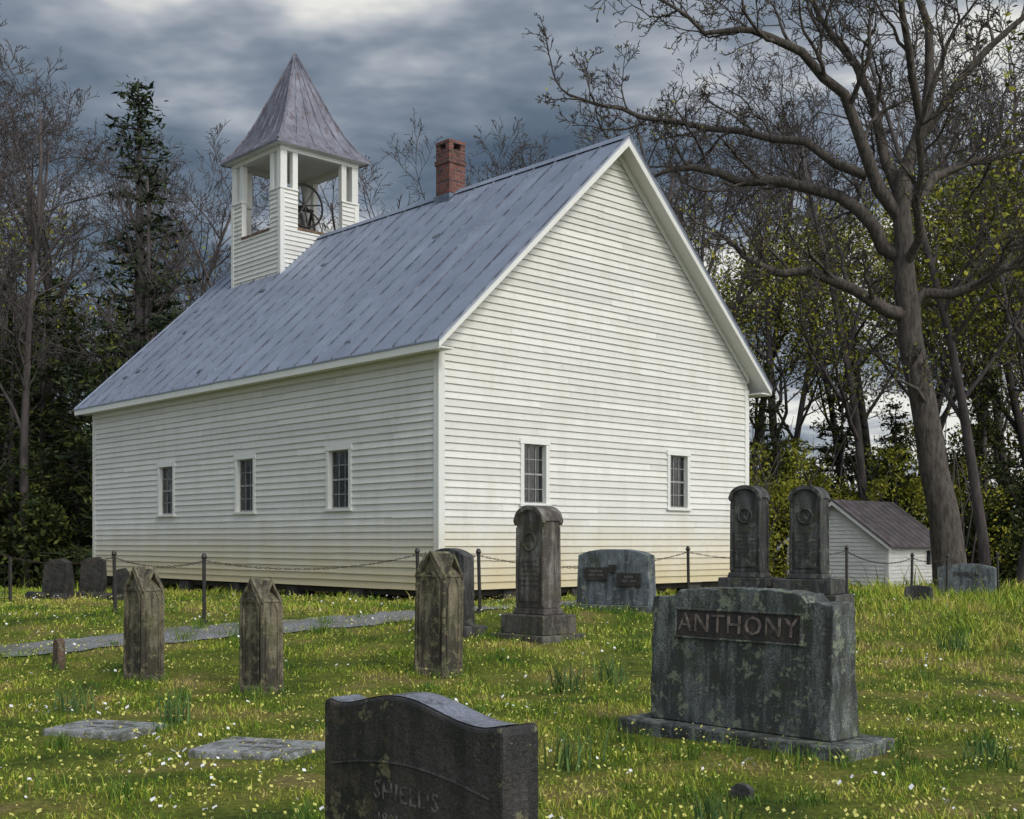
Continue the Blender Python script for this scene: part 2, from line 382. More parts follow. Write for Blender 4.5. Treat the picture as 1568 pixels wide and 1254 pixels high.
for fi,(ux,uy) in enumerate(((1,0),(0,1),(-1,0),(0,-1))):
    tx,ty=-uy,ux
    for (f0,h0),(f1,h1) in zip(prof[:-1],prof[1:]):
        for k in range(NP):
            s0=-1+2*k/NP; s1=-1+2*(k+1)/NP
            def P(f,h,s): return (cxx+hw*f*(ux+tx*s),cyy+hw*f*(uy+ty*s),H0+(HA-H0)*h)
            mb.quad(P(f0,h0,s0),P(f0,h0,s1),P(f1,h1,s1),P(f1,h1,s0))
    for k in range(1,NP):
        s=-1+2*k/NP; sm.tube([ (cxx+hw*f*(ux+tx*s),cyy+hw*f*(uy+ty*s),H0+(HA-H0)*h+.004) for f,h in prof],.013,4)
    mb.tube([(cxx+hw*f*(ux+tx),cyy+hw*f*(uy+ty),H0+(HA-H0)*h+.01) for f,h in prof],.032,5)
    mb.quad((cxx+hw*(ux+tx),cyy+hw*(uy+ty),H0),(cxx+hw*(ux-tx),cyy+hw*(uy-ty),H0),(cxx+hw*(ux-tx),cyy+hw*(uy-ty),H0-.05),(cxx+hw*(ux+tx),cyy+hw*(uy+ty),H0-.05))
mb.obj('belfry_spire_roof',BROOF,church); sm.obj('spire_seams',SEAM,church)
mb=MB(); mb.tube([(cxx,cyy,HA-.1),(cxx,cyy,HA+.03)],[.05,.03],8); mb.obj('spire_cap',IRON,church)
mb=MB(); n=20
pr=[(.02,.62),(.12,.60),(.19,.52),(.23,.36),(.27,.18),(.36,.03),(.38,0),(.34,0),(.2,.3)]
i0=len(mb.v); zb=8.05
for r,z in pr:
    for k in range(n): mb.v.append((cxx+r*math.cos(6.2832*k/n),cyy+r*math.sin(6.2832*k/n),zb+z))
for j in range(len(pr)-1):
    for k in range(n): mb.f.append((i0+j*n+k,i0+j*n+(k+1)%n,i0+(j+1)*n+(k+1)%n,i0+(j+1)*n+k))
mb.tube([(cxx-.55,cyy,zb+.66),(cxx+.55,cyy,zb+.66)],.05,8)
wy=cyy-.45
pts=[(cxx+.55*math.cos(t),wy,zb+.62+.55*math.sin(t)) for t in np.linspace(0,6.2832,25)]; mb.tube(pts,.03,6)
for k in range(4):
    t=math.pi*k/4+.2; mb.tube([(cxx+.55*math.cos(t),wy,zb+.62+.55*math.sin(t)),(cxx-.55*math.cos(t),wy,zb+.62-.55*math.sin(t))],.02,5)
for s in(-1,1):
    mb.tube([(cxx+s*.5,cyy-.3,7.7),(cxx+s*.52,cyy,zb+.66)],.035,6); mb.tube([(cxx+s*.5,cyy+.3,7.7),(cxx+s*.52,cyy,zb+.66)],.035,6)
mb.tube([(cxx,wy,zb+.62),(cxx,cyy,zb+.66)],.03,6)
mb.obj('bell_and_wheel',IRON,church,0,False)

# ------------------------------------------------------------------ small outbuilding
shed=empty('small_white_outbuilding',(13.25,42,CH),A0)
SW,SLn=4.17,3.8; sb=-2.1; se=-.05; sr=1.45
ss=(sr-se)/(SW/2)
f1=lambda s,z,o:(-o,s,z); f2=lambda s,z,o:(s,-o,z); f3=lambda s,z,o:(SLn+o,s,z); f4=lambda s,z,o:(s,SW+o,z)
def sg(z):
    t=max(0,(z-se)/ss); return (min(t,SW/2),max(SW-t,SW/2))
SHW=m_simple('shed_white_paint',(.70,.69,.64),(.80,.79,.75),3,.6,0)
mb=MB(); siding(mb,f1,sg,sb,sr-.05,(),.14); siding(mb,f3,sg,sb,sr-.05,(),.14); siding(mb,f2,lambda z:(0,SLn),sb,se,[(2.6,3.1,-.85,-.3)],.14); siding(mb,f4,lambda z:(0,SLn),sb,se,(),.14); mb.obj('shed_siding',SHW,shed)
mb=MB()
for sd in(-1,1):
    e=SW/2+.28; Y=lambda t:SW/2+sd*t
    mb.prism([(Y(0),sr+.1),(Y(e),sr+.1-ss*e),(Y(e),sr+.05-ss*e),(Y(0),sr+.05)],'x',-.3,SLn+.3)
    x=-.3
    while x<SLn+.3: mb.prism([(Y(0),sr+.12),(Y(e),sr+.12-ss*e),(Y(e),sr+.095-ss*e),(Y(0),sr+.095)],'x',x,x+.02); x+=.45
mb.obj('shed_roof',m_simple('brown_tin',(.08,.066,.068),(.16,.135,.14),3,.6,0,metal=.2),shed)
mb=MB()
for sd in(-1,1):
    e=SW/2+.26; Y=lambda t:SW/2+sd*t
    mb.prism([(Y(0),sr+.045),(Y(e),sr+.045-ss*e),(Y(e),sr-.08-ss*e),(Y(0),sr-.1)],'x',-.29,-.26)
mb.box(-.040,.0,-.040,.09,sb,se); mb.box(.001,.09,-.040,0,sb,se); mb.box(SLn-.09,SLn+.040,-.040,0,sb,se)
mb.box(2.58,2.64,-.05,.03,-.9,-.25);mb.box(3.06,3.12,-.05,.03,-.9,-.25);mb.box(2.642,3.058,-.05,.03,-.31,-.25);mb.box(2.642,3.058,-.05,.03,-.9,-.84)
mb.obj('shed_trim',SHW,shed)
mb=MB(); mb.box(2.6,3.1,.01,.03,-.86,-.3); mb.obj('shed_window',GLASS,shed)

# ------------------------------------------------------------------ headstones
SR=-(math.pi/2-A0)
def ogee(w,h,sh,n=14,kind='arch'):
    p=[(-w/2,0),(w/2,0)]
    xs=np.linspace(w/2,-w/2,n)
    for x in xs:
        u=x/(w/2)
        if kind=='arch': z=sh+(h-sh)*math.sqrt(max(0,1-u*u*.995))
        elif kind=='gothic': z=sh+(h-sh)*(.85*(1-abs(u))**.8+.15*(1-abs(u))**3)
        elif kind=='segment': z=sh+(h-sh)*(1-u*u)
        p.append((x,z))
    return p
def tablet(mb,prof,t0,t1,z0=0,taper=1.0,cy=0,rough=0):
    n=len(prof); h=max(p[1] for p in prof); i=len(mb.v)
    K=[-.5,-.38,.38,.5] if rough else [-.5,.5]
    for k in K:
        for x,z in prof:
            f=z/h; t=t0+(t1-t0)*f; s=1+(taper-1)*f
            jx=R.uniform(-rough,rough) if rough else 0; jz=R.uniform(-rough,rough)*(z>0.01) if rough else 0
            mb.v.append((x*s+jx,cy+k*t,z0+z+jz))
    mb.f.append(tuple(range(i,i+n))); mb.f.append(tuple(range(i+(len(K)-1)*n,i+len(K)*n))[::-1])
    for q in range(len(K)-1):
        o=i+q*n
        for k in range(n): mb.f.append((o+k,o+n+k,o+n+(k+1)%n,o+(k+1)%n))
def text(s,size,mat,par,loc,ext=.006,name='lettering',sx=1):
    c=bpy.data.curves.new(name,'FONT'); c.body=s; c.size=size; c.extrude=ext; c.align_x='CENTER'; c.align_y='CENTER'; c.space_character=1.12
    c.materials.append(mat); c.resolution_u=2
    o=bpy.data.objects.new(name,c); sc.collection.objects.link(o); o.parent=par; o.location=loc; o.rotation_euler=(math.pi/2,0,0); o.scale=(sx,1,1); return o
def stone(name,x,y,rz=SR,lean=(0,0)):
    e=empty(name,(x,y,g(x,y)-.03),rz); e.rotation_euler[0]=lean[0]; e.rotation_euler[1]=lean[1]; return e
def gothic(x,y,w,t,h,lean,rz=SR+.1):
    e=stone('gothic_headstone',x,y,rz,lean)
    mb=MB(); sh=h*.815
    tablet(mb,ogee(w*.96,h*.985,sh,15,'gothic'),t*.96,t*.94,0); mb.obj('shaft',ST_GOTH,e,.012)
    def gab(mb,hw_,half,ax,hh):
        P=ogee(hw_,hh,sh*.985,13,'gothic')[2:]
        lo=[(a*.84,b-.04) for a,b in P]
        poly=P+lo[::-1]
        i=len(mb.v); n=len(poly)
        for q in(-half,half):
            for a,z in poly: mb.v.append((q,a,z) if ax=='x' else (a,q,z))
        m=len(P)
        for k in range(m-1):
            for o in(0,n): mb.f.append((i+o+k,i+o+k+1,i+o+n-2-k,i+o+n-1-k))
        for k in range(n): mb.f.append((i+k,i+(k+1)%n,i+n+(k+1)%n,i+n+k))
    mb=MB(); gab(mb,w*1.02,t*.53,'y',h*1.0); gab(mb,t*1.06,w*.52,'x',h*.985); mb.obj('cross_gable_cap',ST_GOTH,e,.006)
    mb=MB()
    pts=[(w*.34,-t*.48-.004,h*.14),(w*.34,-t*.48-.004,sh*.86)]+[(w*.34*math.cos(q),-t*.475-.004,sh*.86+w*.42*math.sin(q)) for q in np.linspace(.25,2.9,9)]+[(-w*.34,-t*.48-.004,sh*.86),(-w*.34,-t*.48-.004,h*.14)]
    mb.tube(pts,.012,5)
    pts=[(w*.48+.004,t*.30,h*.14),(w*.48+.004,t*.3,sh*.88),(w*.475,0,sh*1.02),(w*.48+.004,-t*.3,sh*.88),(w*.48+.004,-t*.30,h*.14)]; mb.tube(pts,.010,5)
    for sx,sy in((-1,-1),(1,-1),(1,1)): mb.tube([(sx*w*.47,sy*t*.47,.02),(sx*w*.47,sy*t*.47,sh*.95)],[.024,.020],6)
    mb.obj('moulding',ST_GOTH,e)
    mb=MB(); mb.frustum(0,0,w*1.12,t*1.2,w*1.05,t*1.12,-.1,.10); mb.obj('base',ST_GOTH,e,.015)
    return e
gothic(-3.80,12.3,.34,.24,1.20,(0.01,.03))
gothic(-2.46,11.7,.35,.24,1.15,(-.01,-.015))
gothic(-.78,12.6,.42,.28,1.33,(0,.02))
e=stone('dark_tablet_headstone',-.80,15.5); mb=MB(); tablet(mb,ogee(.74,1.0,.90,12,'segment'),.2,.17,.12); mb.obj('tablet',ST_DARK,e,.012)
mb=MB(); mb.box(-.5,.5,-.2,.2,-.1,.13); mb.obj('base',ST_DARK,e,.012)
def pedestal(name,x,y,h,w,t,mat,b,rz=SR,tiers=((.98,.80,.10),(.78,.60,.24))):
    e=stone(name,x,y,rz); z=-.02; mb=MB()
    for (a,c,hh) in tiers:
        mb.frustum(0,0,a,c,a*.97,c*.97,z,z+hh); z+=hh
    mb.frustum(0,0,w*1.16,t*1.2,w*1.06,t*1.08,z+.001,z+.08); z+=.08
    mb.obj('stepped_base',b,e,.014)
    mb=MB(); P=ogee(w,h-z,h-z-w*.42,17,'arch'); tablet(mb,P,t,t*.96,z,.97); mb.obj('shaft',mat,e,.01)
    mb=MB(); pts=[(p[0]*1.0,p[1]) for p in P[2:]]
    for off in (-t/2,t/2):
        mb.tube([(a*.96,off*.98,z+c-.01) for a,c in pts],.035,8)
    i=len(mb.v)
    for X in(-t*.62,t*.62):
        for a,c in pts: mb.v.append((a*1.05,X,z+c+.025))
        for a,c in pts: mb.v.append((a*.95,X,z+c-.03))
    n=len(pts)
    for k in range(n-1):
        mb.f+= [(i+k,i+k+1,i+2*n+k+1,i+2*n+k),(i+n+k,i+3*n+k,i+3*n+k+1,i+n+k+1),(i+k,i+n+k,i+n+k+1,i+k+1),(i+2*n+k,i+2*n+k+1,i+3*n+k+1,i+3*n+k)]
    mb.obj('arched_cap',mat,e,0,False)
    mb=MB()
    for sx in(-1,1): mb.tube([(sx*w*.46,-t*.49,z+.03),(sx*w*.45,-t*.475,h-w*.5)],.022,8)
    mb.tube([(w*.49,t*.44,z+.03),(w*.475,t*.42,h-w*.5)],.022,8)
    mb.box(-w*.34,w*.34,-t*.5-.012,-t*.48,z+.08,z+(h-z)*.50)
    cc=z+(h-z)*.66; mb.tube([(w*.22*math.cos(q),-t*.49-.006,cc+w*.22*math.sin(q)) for q in np.linspace(0,6.2832,17)],.014,5)
    mb.obj('carved_relief',mat,e,.004)
    for k in range(6): text('IN MEMORY OF' if k==0 else R.choice(['BORN MAY 4 1851','DIED JULY 9 1908','AT REST IN HIS CARE','ASLEEP IN JESUS']),.034,PANEL,e,(0,-t*.5-.013,z+(h-z)*.46-k*.06),.001)
    return e
ST_MON=m_stone('weathered_marble',(.12,.108,.095),(.28,.265,.245),(.15,.13,.09),.57,.5,(.038,.029,.025),.48)
ST_MONB=m_stone('weathered_base',(.055,.048,.042),(.14,.125,.11),(.17,.16,.10),.58,.5,(.025,.02,.018),.52)
pedestal('pedestal_monument',.33,15.0,1.66,.50,.30,ST_MON,ST_MONB)
pedestal('pedestal_monument',3.58,18.0,1.88,.48,.34,ST_DARK,ST_DARK,SR+.25,((1.0,.85,.32),(.78,.62,.22)))
pedestal('pedestal_monument',4.36,17.5,1.86,.48,.34,ST_DARK,ST_DARK,SR+.25,((1.1,.9,.32),(.88,.68,.22)))
e=stone('double_plaque_headstone',1.56,17.9,SR+.22); mb=MB(); tablet(mb,[(-.62,0),(.62,0),(.60,.74),(.42,.80),(.2,.83),(-.2,.83),(-.42,.80),(-.60,.74)],.26,.2,.12,1,0,.0); mb.obj('tablet',ST_BLUE,e,.012)
mb=MB(); mb.box(-.78,.78,-.24,.24,-.1,.12); mb.obj('base',ST_BLUE,e,.012)
mb=MB(); mb.box(-.46,-.07,-.145,-.12,.48,.68); mb.box(.1,.49,-.145,-.12,.40,.60); mb.box(-.05,.08,-.143,-.12,.60,.72); mb.obj('bronze_plaques',PANEL,e,.004)
LET=m_simple('letter_stone',(.05,.038,.032),(.21,.17,.15),14,.8,.2,.002,.38,.60)
LETP=m_simple('grey_letters',(.15,.15,.15),(.22,.22,.22),14,.8,0)
for k,(x,z) in enumerate(((-.265,.62),(-.265,.56),(.295,.54),(.295,.48))): text(['MARTHA','1874  1949','JOHN','1869  1941'][k],.05,LETP,e,(x,-.147,z),.001)
# ANTHONY monument
e=stone('large_granite_family_headstone',1.786,9.006)
mb=MB(); P=[(-.82,0),(.82,0)]
for u in np.linspace(1,-1,33):
    z=.985+.055*(1-abs(u)**2.2) if abs(u)<.72 else .955+.02*(1-abs(u))
    P.append((.81*u,z))
for k in range(1,10): P.insert(2+k-1,(.82-.001*k,.1*k))
P+=[(-.82+.001*k,.1*k) for k in range(9,0,-1)]
tablet(mb,P,.36,.29,.12,1.0,0,.011); mb.obj('granite_block',ST_GREY,e,.008)
mb=MB(); mb.box(-1.02,1.02,-.34,.34,-.12,.115); mb.obj('base',ST_GREY,e,.015)
mb=MB(); mb.prism([(-.1645,.785),(-.12,.785),(-.12,.985),(-.154,.985)],'x',-.56,.56)
mb.obj('name_panel',PANEL,e,.002)
mb=MB()
for a,b,c,d in ((-.58,.58,.770,.784),(-.58,.58,.986,1.0)): mb.prism([(-.176+.05*(c-.77),c),(-.12,c),(-.12,d),(-.176+.05*(d-.77),d)],'x',a,b)
for a,b in ((-.58,-.562),(.562,.58)): mb.prism([(-.176,.785),(-.12,.785),(-.12,.985),(-.166,.985)],'x',a,b)
mb.obj('panel_rim',ST_GREY,e,.003)
o=text('ANTHONY',.20,LET,e,(0,-.162,.885),.005,'family_name',1.02); o.rotation_euler[0]=math.pi/2-.05
# foreground dark headstone
e=stone('blackened_serpentine_headstone',-.255,3.445)
w,t=.82,.134
def serp(u):
    return 1.055+.050*(.5+.5*math.cos(math.pi*max(-1,min(1,(u+.10)/.84))))+.016*max(0,(abs(u)-.8)/.2)
us=np.linspace(1,-1,41)
P=[(-w/2,0),(w/2,0),(w/2,1.045)]+[(w/2*u,serp(u)) for u in us*.98]+[(-w/2,1.045)]
mb=MB(); tablet(mb,P,t,t); mb.obj('tablet',ST_FORE,e,.010)
mb=MB(); 
for a,b in zip(us[:-1],us[1:]):
    X0,X1=w/2*a*.96,w/2*b*.96
    q=t/2-.012
    mb.quad((X0,-q,serp(a*.96)+.003),(X1,-q,serp(b*.96)+.003),(X1,q,serp(b*.96)+.003),(X0,q,serp(a*.96)+.003))
mb.obj('polished_top',ST_FTOP,e,0,True)
mb=MB()
pts=[(w*.44*u,-t/2,.87+.045*math.cos(u*1.5)) for u in np.linspace(-1,1,15)]; mb.tube(pts,.005,5)
mb.obj('carved_border',ST_FORE,e)
LETF=m_simple('worn_letter',(.02,.018,.018),(.14,.125,.12),25,.8,.2,.002,.40,.62)
text('SHIELDS',.075,LETF,e,(0,-t/2-.0005,.825),.002); text('1861 - 1929',.05,LETF,e,(0,-t/2-.0005,.745),.002)
text('GONE BUT NOT FORGOTTEN',.038,LETF,e,(0,-t/2-.001,.67),.003)
e=stone('small_stone_marker',-4.94,13.0); mb=MB(); tablet(mb,ogee(.15,.36,.32,7,'segment'),.09,.08,0,.9,0,.004)
mb.obj('marker',m_stone('red_sandstone',(.08,.045,.030),(.14,.09,.06)),e,.006)
for (x,y,a,b,rz) in ((-3.22,9.45,.76,.56,SR+.5),(-1.80,8.5,.80,.60,SR+.5)):
    e=stone('flat_grave_slab',x,y,rz); mb=MB(); mb.box(-a/2,a/2,-b/2,b/2,-.05,.080); mb.obj('slab',ST_LITE,e,.02)
    o=text('BELOVED',.09,LETF,e,(0,.08,.082),.001); o.rotation_euler=(0,0,0)
    o=text('1902  1934',.06,LETF,e,(0,-.08,.082),.001); o.rotation_euler=(0,0,0)
e=stone('grey_tablet_headstone',9.15,24,SR+.3); mb=MB(); tablet(mb,ogee(1.1,.58,.50,12,'segment'),.24,.2,.1); mb.box(-.65,.65,-.2,.2,-.1,.1); mb.obj('tablet',ST_BLUE,e,.012)
text('TIPTON',.13,PANEL,e,(0,-.125,.46),.004)
e=stone('small_dark_marker',6.65,19.5,SR+.3); mb=MB(); tablet(mb,ogee(.42,.32,.29,8,'segment'),.16,.14,0,1,0,.006); mb.obj('tablet',ST_DARK,e,.01)
e=stone('small_rough_marker',1.36,7.05,SR+.3); mb=MB(); tablet(mb,ogee(.13,.12,.09,8,'segment'),.08,.06,0,.9,0,.005); mb.obj('rock',ST_DARK,e,.01)
def rock(mb,c,s):
    i=len(mb.v); bm=bmesh.new(); bmesh.ops.create_icosphere(bm,subdivisions=2,radius=1)
    sx,sy,sz=s; a=R.uniform(0,6)
    ph=[R.uniform(0,6) for _ in range(3)]
    for v in bm.verts:
        n=1+.12*math.sin(v.co.x*3+ph[0])+.12*math.sin(v.co.y*4+ph[1])+.1*math.sin(v.co.z*4+ph[2])
        p=[max(-.72,min(.72,q*n)) for q in v.co]
        mb.v.append((c[0]+sx*(p[0]*math.cos(a)-p[1]*math.sin(a)),c[1]+sy*(p[0]*math.sin(a)+p[1]*math.cos(a)),c[2]+sz*p[2]))
    for f in bm.faces: mb.f.append(tuple(i+v.index for v in f.verts))
    bm.free()
DKST=m_simple('dark_lichened_slab',(.010,.010,.009),(.05,.046,.040),7,.9,.7,.03)
for (x,y,w_,h_,t_,rz) in ((-8.0,21.0,.50,.74,.2,.2),(-7.6,21.6,.42,.76,.2,.45),(-6.75,20.6,.26,.58,.16,.3)):
    e=stone('dark_rough_headstone',x,y,SR+rz+.3,(.03,.05)); mb=MB(); tablet(mb,[(-w_/2,0),(w_/2,0),(w_*.51,h_*.5),(w_*.47,h_*.90),(w_*.2,h_),(-w_*.22,h_*.95),(-w_*.48,h_*.88),(-w_*.52,h_*.5)],t_,t_*.8,0,1,0,.02)
    for k in range(3): rock(mb,(R.uniform(-.4,.4),-.15,.05),(.2,.16,.12))
    mb.obj('rough_slab',DKST,e,.012)

# ------------------------------------------------------------------ iron post-and-chain fence
fence=empty('iron_post_and_chain_fence',(0,0,0))
posts=[(-10.2,17.6,.9),(-8.1,18.6,.9),(-5.75,17.3,.86),(-4.13,16.0,.90),(-1.38,17.6,.90),(-.46,17.2,.88),(2.95,19.9,.90),(5.7,20.3,.90),(7.6,22.7,.80),(8.6,23.6,.80),(10.6,26,.85)]
mb=MB(); tops=[]
for x,y,h in posts:
    z=g(x,y); lx,ly=R.uniform(-.03,.03),R.uniform(-.02,.02)
    mb.tube([(x,y,z-.1),(x+lx,y+ly,z+h)],.026,7); mb.tube([(x+lx,y+ly,z+h-.03),(x+lx,y+ly,z+h),(x+lx,y+ly,z+h+.05)],[.026,.042,.02],8)
    mb.tube([(x,y,z-.02),(x,y,z+.06)],[.06,.05],7)
    tops.append(Vector((x+lx,y+ly,z+h-.05)))
mb.obj('posts',IRON,fence)
mb=MB()
for a,b in zip(tops[:-1],tops[1:]):
    L=(b-a).length; n=max(6,int(L/.07))
    sag=.05*L
    for k in range(n):
        def q(t): 
            p=a.lerp(b,t); p.z-=sag*4*t*(1-t); return p
        p0,p1=q(k/n),q((k+1.25)/n if k<n-1 else 1)
        d=(p1-p0); sd=Vector((-d.y,d.x,0)).normalized()*.010 if k%2 else Vector((0,0,.010))
        mb.tube([p0,p0.lerp(p1,.2)+sd,p0.lerp(p1,.8)+sd,p1],.005,3); mb.tube([p0,p0.lerp(p1,.2)-sd,p0.lerp(p1,.8)-sd,p1],.005,3)
mb.obj('chain',RUST,fence)
e=empty('wire_mesh_fence',(0,0,0)); mb=MB()
xa,ya,xb,yb=-14,20.5,-8.5,20.2
for k in range(58):
    t=k/57; x,y=xa+(xb-xa)*t,ya+(yb-ya)*t; z=g(x,y); mb.tube([(x,y,z),(x,y,z+.62)],.005,3)
for j in range(6):
    mb.tube([(xa+(xb-xa)*t,ya+(yb-ya)*t,g(xa+(xb-xa)*t,ya+(yb-ya)*t)+.05+.11*j) for t in np.linspace(0,1,12)],.005,3)
for t in (0,.33,.66,1): 
    x,y=xa+(xb-xa)*t,ya+(yb-ya)*t; mb.tube([(x,y,g(x,y)-.1),(x,y,g(x,y)+.75)],.03,6)
mb.obj('mesh_and_posts',IRON,e)

# ------------------------------------------------------------------ ground
def axis(lo,hi,step,far):
    a=list(np.arange(lo,hi+1e-6,step)); s=step; l=lo; h=hi
    while h<far: s*=1.35; h+=s; l-=s; a=[l]+a+[h]
    return np.array(a)
def m_ground():
    m,nt,b=newmat('lawn_ground'); P=N(nt,'ShaderNodeNewGeometry').outputs['Position']
    c=ramp(nt,noise(nt,P,1.1,5,.65),[(.32,(.04,.06,.012)),(.48,(.10,.12,.018)),(.58,(.15,.14,.035)),(.70,(.18,.13,.065))])
    c2=ramp(nt,noise(nt,P,25,4,.7),[(.35,.35),(.65,1.3)]); c=mix(nt,.8,c,c2,'MULTIPLY')
    z=posz(nt); f=N(nt,'ShaderNodeMapRange'); nt.links.new(z[1],f.inputs[0]); f.inputs[1].default_value=31; f.inputs[2].default_value=42
    lf=ramp(nt,noise(nt,P,3,5,.7),[(.35,(.03,.025,.014)),(.65,(.09,.07,.04))])
    c=mix(nt,f.outputs[0],c,lf)
    nt.links.new(c,b.inputs['Base Color']); b.inputs['Roughness'].default_value=.95
    b.inputs['Specular IOR Level'].default_value=.1
    return m
xs=axis(-16,16,.3,900); ys=axis(0,40,.25,1100); ys=ys[ys>-300]
X,Y=np.meshgrid(xs,ys); Z=gz(X,Y); V=np.stack([X,Y,Z],-1).reshape(-1,3)
ny,nx=X.shape; I=np.arange(ny*nx).reshape(ny,nx)
F=np.stack([I[:-1,:-1],I[:-1,1:],I[1:,1:],I[1:,:-1]],-1).reshape(-1,4)
np_mesh('ground',V,F,m_ground())
def m_gravel():
    m,nt,b=newmat('gravel'); P=N(nt,'ShaderNodeNewGeometry').outputs['Position']
    v=N(nt,'ShaderNodeTexVoronoi'); v.inputs['Scale'].default_value=28; nt.links.new(P,v.inputs['Vector'])
    c=ramp(nt,noise(nt,P,30,4,.7),[(.35,(.09,.09,.095)),(.65,(.30,.30,.315))])
    c=mix(nt,ramp(nt,noise(nt,P,1.8,5),[(.46,0.),(.62,.6)]),c,(.08,.09,.03))
    nt.links.new(c,b.inputs['Base Color']); b.inputs['Roughness'].default_value=.9; bump(nt,b,v.outputs[0],.8,.03); return m
GRAV=m_gravel()
PATH=[(-16,12.2),(-9,13.1),(-6,14.0),(-4,15.25),(-2.6,16.3),(-1.36,17.25),(0.2,18.6),(1.8,20.2),(4.2,22.8),(6.8,25.6)]
def smooth(pts,n):
    P=np.array(pts); t=np.arange(len(P)); tt=np.linspace(0,len(P)-1,n)
    x=np.interp(tt,t,P[:,0]); y=np.interp(tt,t,P[:,1])
    k=np.ones(5)/5; xs_,ys_=x.copy(),y.copy(); xs_[2:-2]=np.convolve(x,k,'valid'); ys_[2:-2]=np.convolve(y,k,'valid'); return xs_,ys_
def strip(name,pts,w,n=120,m=8,up=.015):
    x,y=smooth(pts,n); dx,dy=np.gradient(x),np.gradient(y); l=np.hypot(dx,dy); nxx,nyy=-dy/l,dx/l
    ww=w/2*(1+.12*np.sin(np.arange(n)*.7)+.08*np.sin(np.arange(n)*1.9))
    u=np.linspace(-1,1,m); X=x[:,None]+nxx[:,None]*ww[:,None]*u; Y=y[:,None]+nyy[:,None]*ww[:,None]*u
    Z=gz(X,Y)+up; V=np.stack([X,Y,Z],-1).reshape(-1,3); I=np.arange(n*m).reshape(n,m)
    F=np.stack([I[:-1,1:],I[:-1,:-1],I[1:,:-1],I[1:,1:]],-1).reshape(-1,4)
    np_mesh(name,V,F,GRAV); return x,y
px_,py_=strip('gravel_path',PATH,1.0)
strip('gravel_road',[(-60,20),(-30,23),(-16,24.2),(-12,25.5),(-14,40),(-22,60)],3.6,160,10)

# ------------------------------------------------------------------ grass
def m_leafy(name,stops,noise_sc=.8,rnd=.5,rough=.6,spec=.15,con=1.0):
    m,nt,b=newmat(name); P=N(nt,'ShaderNodeNewGeometry').outputs['Position']
    nz=mth(nt,'ADD',mth(nt,'MULTIPLY',mth(nt,'SUBTRACT',noise(nt,P,noise_sc,3,.65),.5),con),.5)
    f=mth(nt,'ADD',mth(nt,'MULTIPLY',nz,1-rnd+.2),mth(nt,'MULTIPLY',mth(nt,'SUBTRACT',island(nt),.3),rnd))
    c=ramp(nt,f,stops)
    nt.links.new(c,b.inputs['Base Color']); b.inputs['Roughness'].default_value=rough; b.inputs['Specular IOR Level'].default_value=spec
    return m
GRASS=m_leafy('grass_blades',[(.22,(.045,.105,.012)),(.36,(.12,.21,.018)),(.50,(.24,.32,.03)),(.61,(.42,.42,.06)),(.76,(.38,.29,.12))],1.1,.34,con=1.6)
def blades(cx,cy,h,w,lean,up=0.0):
    n=len(cx); cz=gz(cx,cy)+up-.01; a=NR.uniform(0,2*np.pi,n); b=NR.uniform(0,2*np.pi,n)
    lx,ly=np.cos(b)*lean*h,np.sin(b)*lean*h; wx,wy=np.cos(a)*w/2,np.sin(a)*w/2
    V=np.zeros((n,5,3))
    V[:,0]=np.stack([cx-wx,cy-wy,cz],-1); V[:,1]=np.stack([cx+wx,cy+wy,cz],-1)
    V[:,2]=np.stack([cx+wx*.75+lx*.35,cy+wy*.75+ly*.35,cz+h*.6],-1); V[:,3]=np.stack([cx-wx*.75+lx*.35,cy-wy*.75+ly*.35,cz+h*.6],-1)
    V[:,4]=np.stack([cx+lx,cy+ly,cz+h],-1)
    I=np.arange(n)[:,None]*5
    F=np.concatenate([I+[0,1,2],I+[0,2,3],I+[3,2,4]],0)
    return V.reshape(-1,3),F
CX,CY,HH,WW=[],[],[],[]
def field(x,y): return np.sin(x*1.3+np.sin(y*.9)*2)*np.cos(y*1.7+np.sin(x*.7)*2)
for y0,y1,dn,w,hm in ((2.2,6,1800,.006,.038),(6,10,1200,.007,.043),(10,15,720,.009,.05),(15,21,380,.012,.062),(21,28,180,.017,.08),(28,38,60,.035,.14)):
    xm=.5*y1+2; n=int(2*xm*(y1-y0)*dn); x=NR.uniform(-xm,xm,n); y=NR.uniform(y0,y1,n)
    k=(np.abs(x)<.5*y+2)
    f=field(x*2.1,y*2.1); k&=(NR.uniform(0,1,n)<.66+.34*f)
    d=np.min(np.hypot(x[:,None]-px_[None,::3],y[:,None]-py_[None,::3]),1); k&=((d>.40+.1*np.sin(x*5))|(NR.uniform(0,1,n)<.10))
    for sx,sy in((-3.22,9.45),(-1.80,8.5)): k&=~(np.hypot(x-sx,(y-sy)*.9)<.40)
    k&=~((np.hypot(x-1.786,y-9.006)<.3))
    dx,dy=x+1.226,y-20; u=dx*math.cos(A0)+dy*math.sin(A0); v=-dx*math.sin(A0)+dy*math.cos(A0); k&=~((u>-.12)&(v>-.12)&(u<W)&(v<LN))
    x,y,f=x[k],y[k],f[k]
    h=hm*NR.uniform(.35,1.25,len(x))*(1+.7*f)
    rightg=np.clip((x-.20*y)/2.5,0,1)*np.clip((y-12)/4,0,1); h*=1+1.5*rightg*NR.uniform(.3,1,len(x))
    tall=NR.uniform(0,1,len(x))<.025; h[tall]*=2.1
    CX.append(x);CY.append(y);HH.append(h);WW.append(np.full(len(x),w))
cx,cy,h,w=map(np.concatenate,(CX,CY,HH,WW))
V,F=blades(cx,cy,h,w*NR.uniform(.7,1.4,len(cx)),NR.uniform(.1,1.1,len(cx)))
np_mesh('grass',V,F,GRASS)
tx,ty,hh=[],[],[]
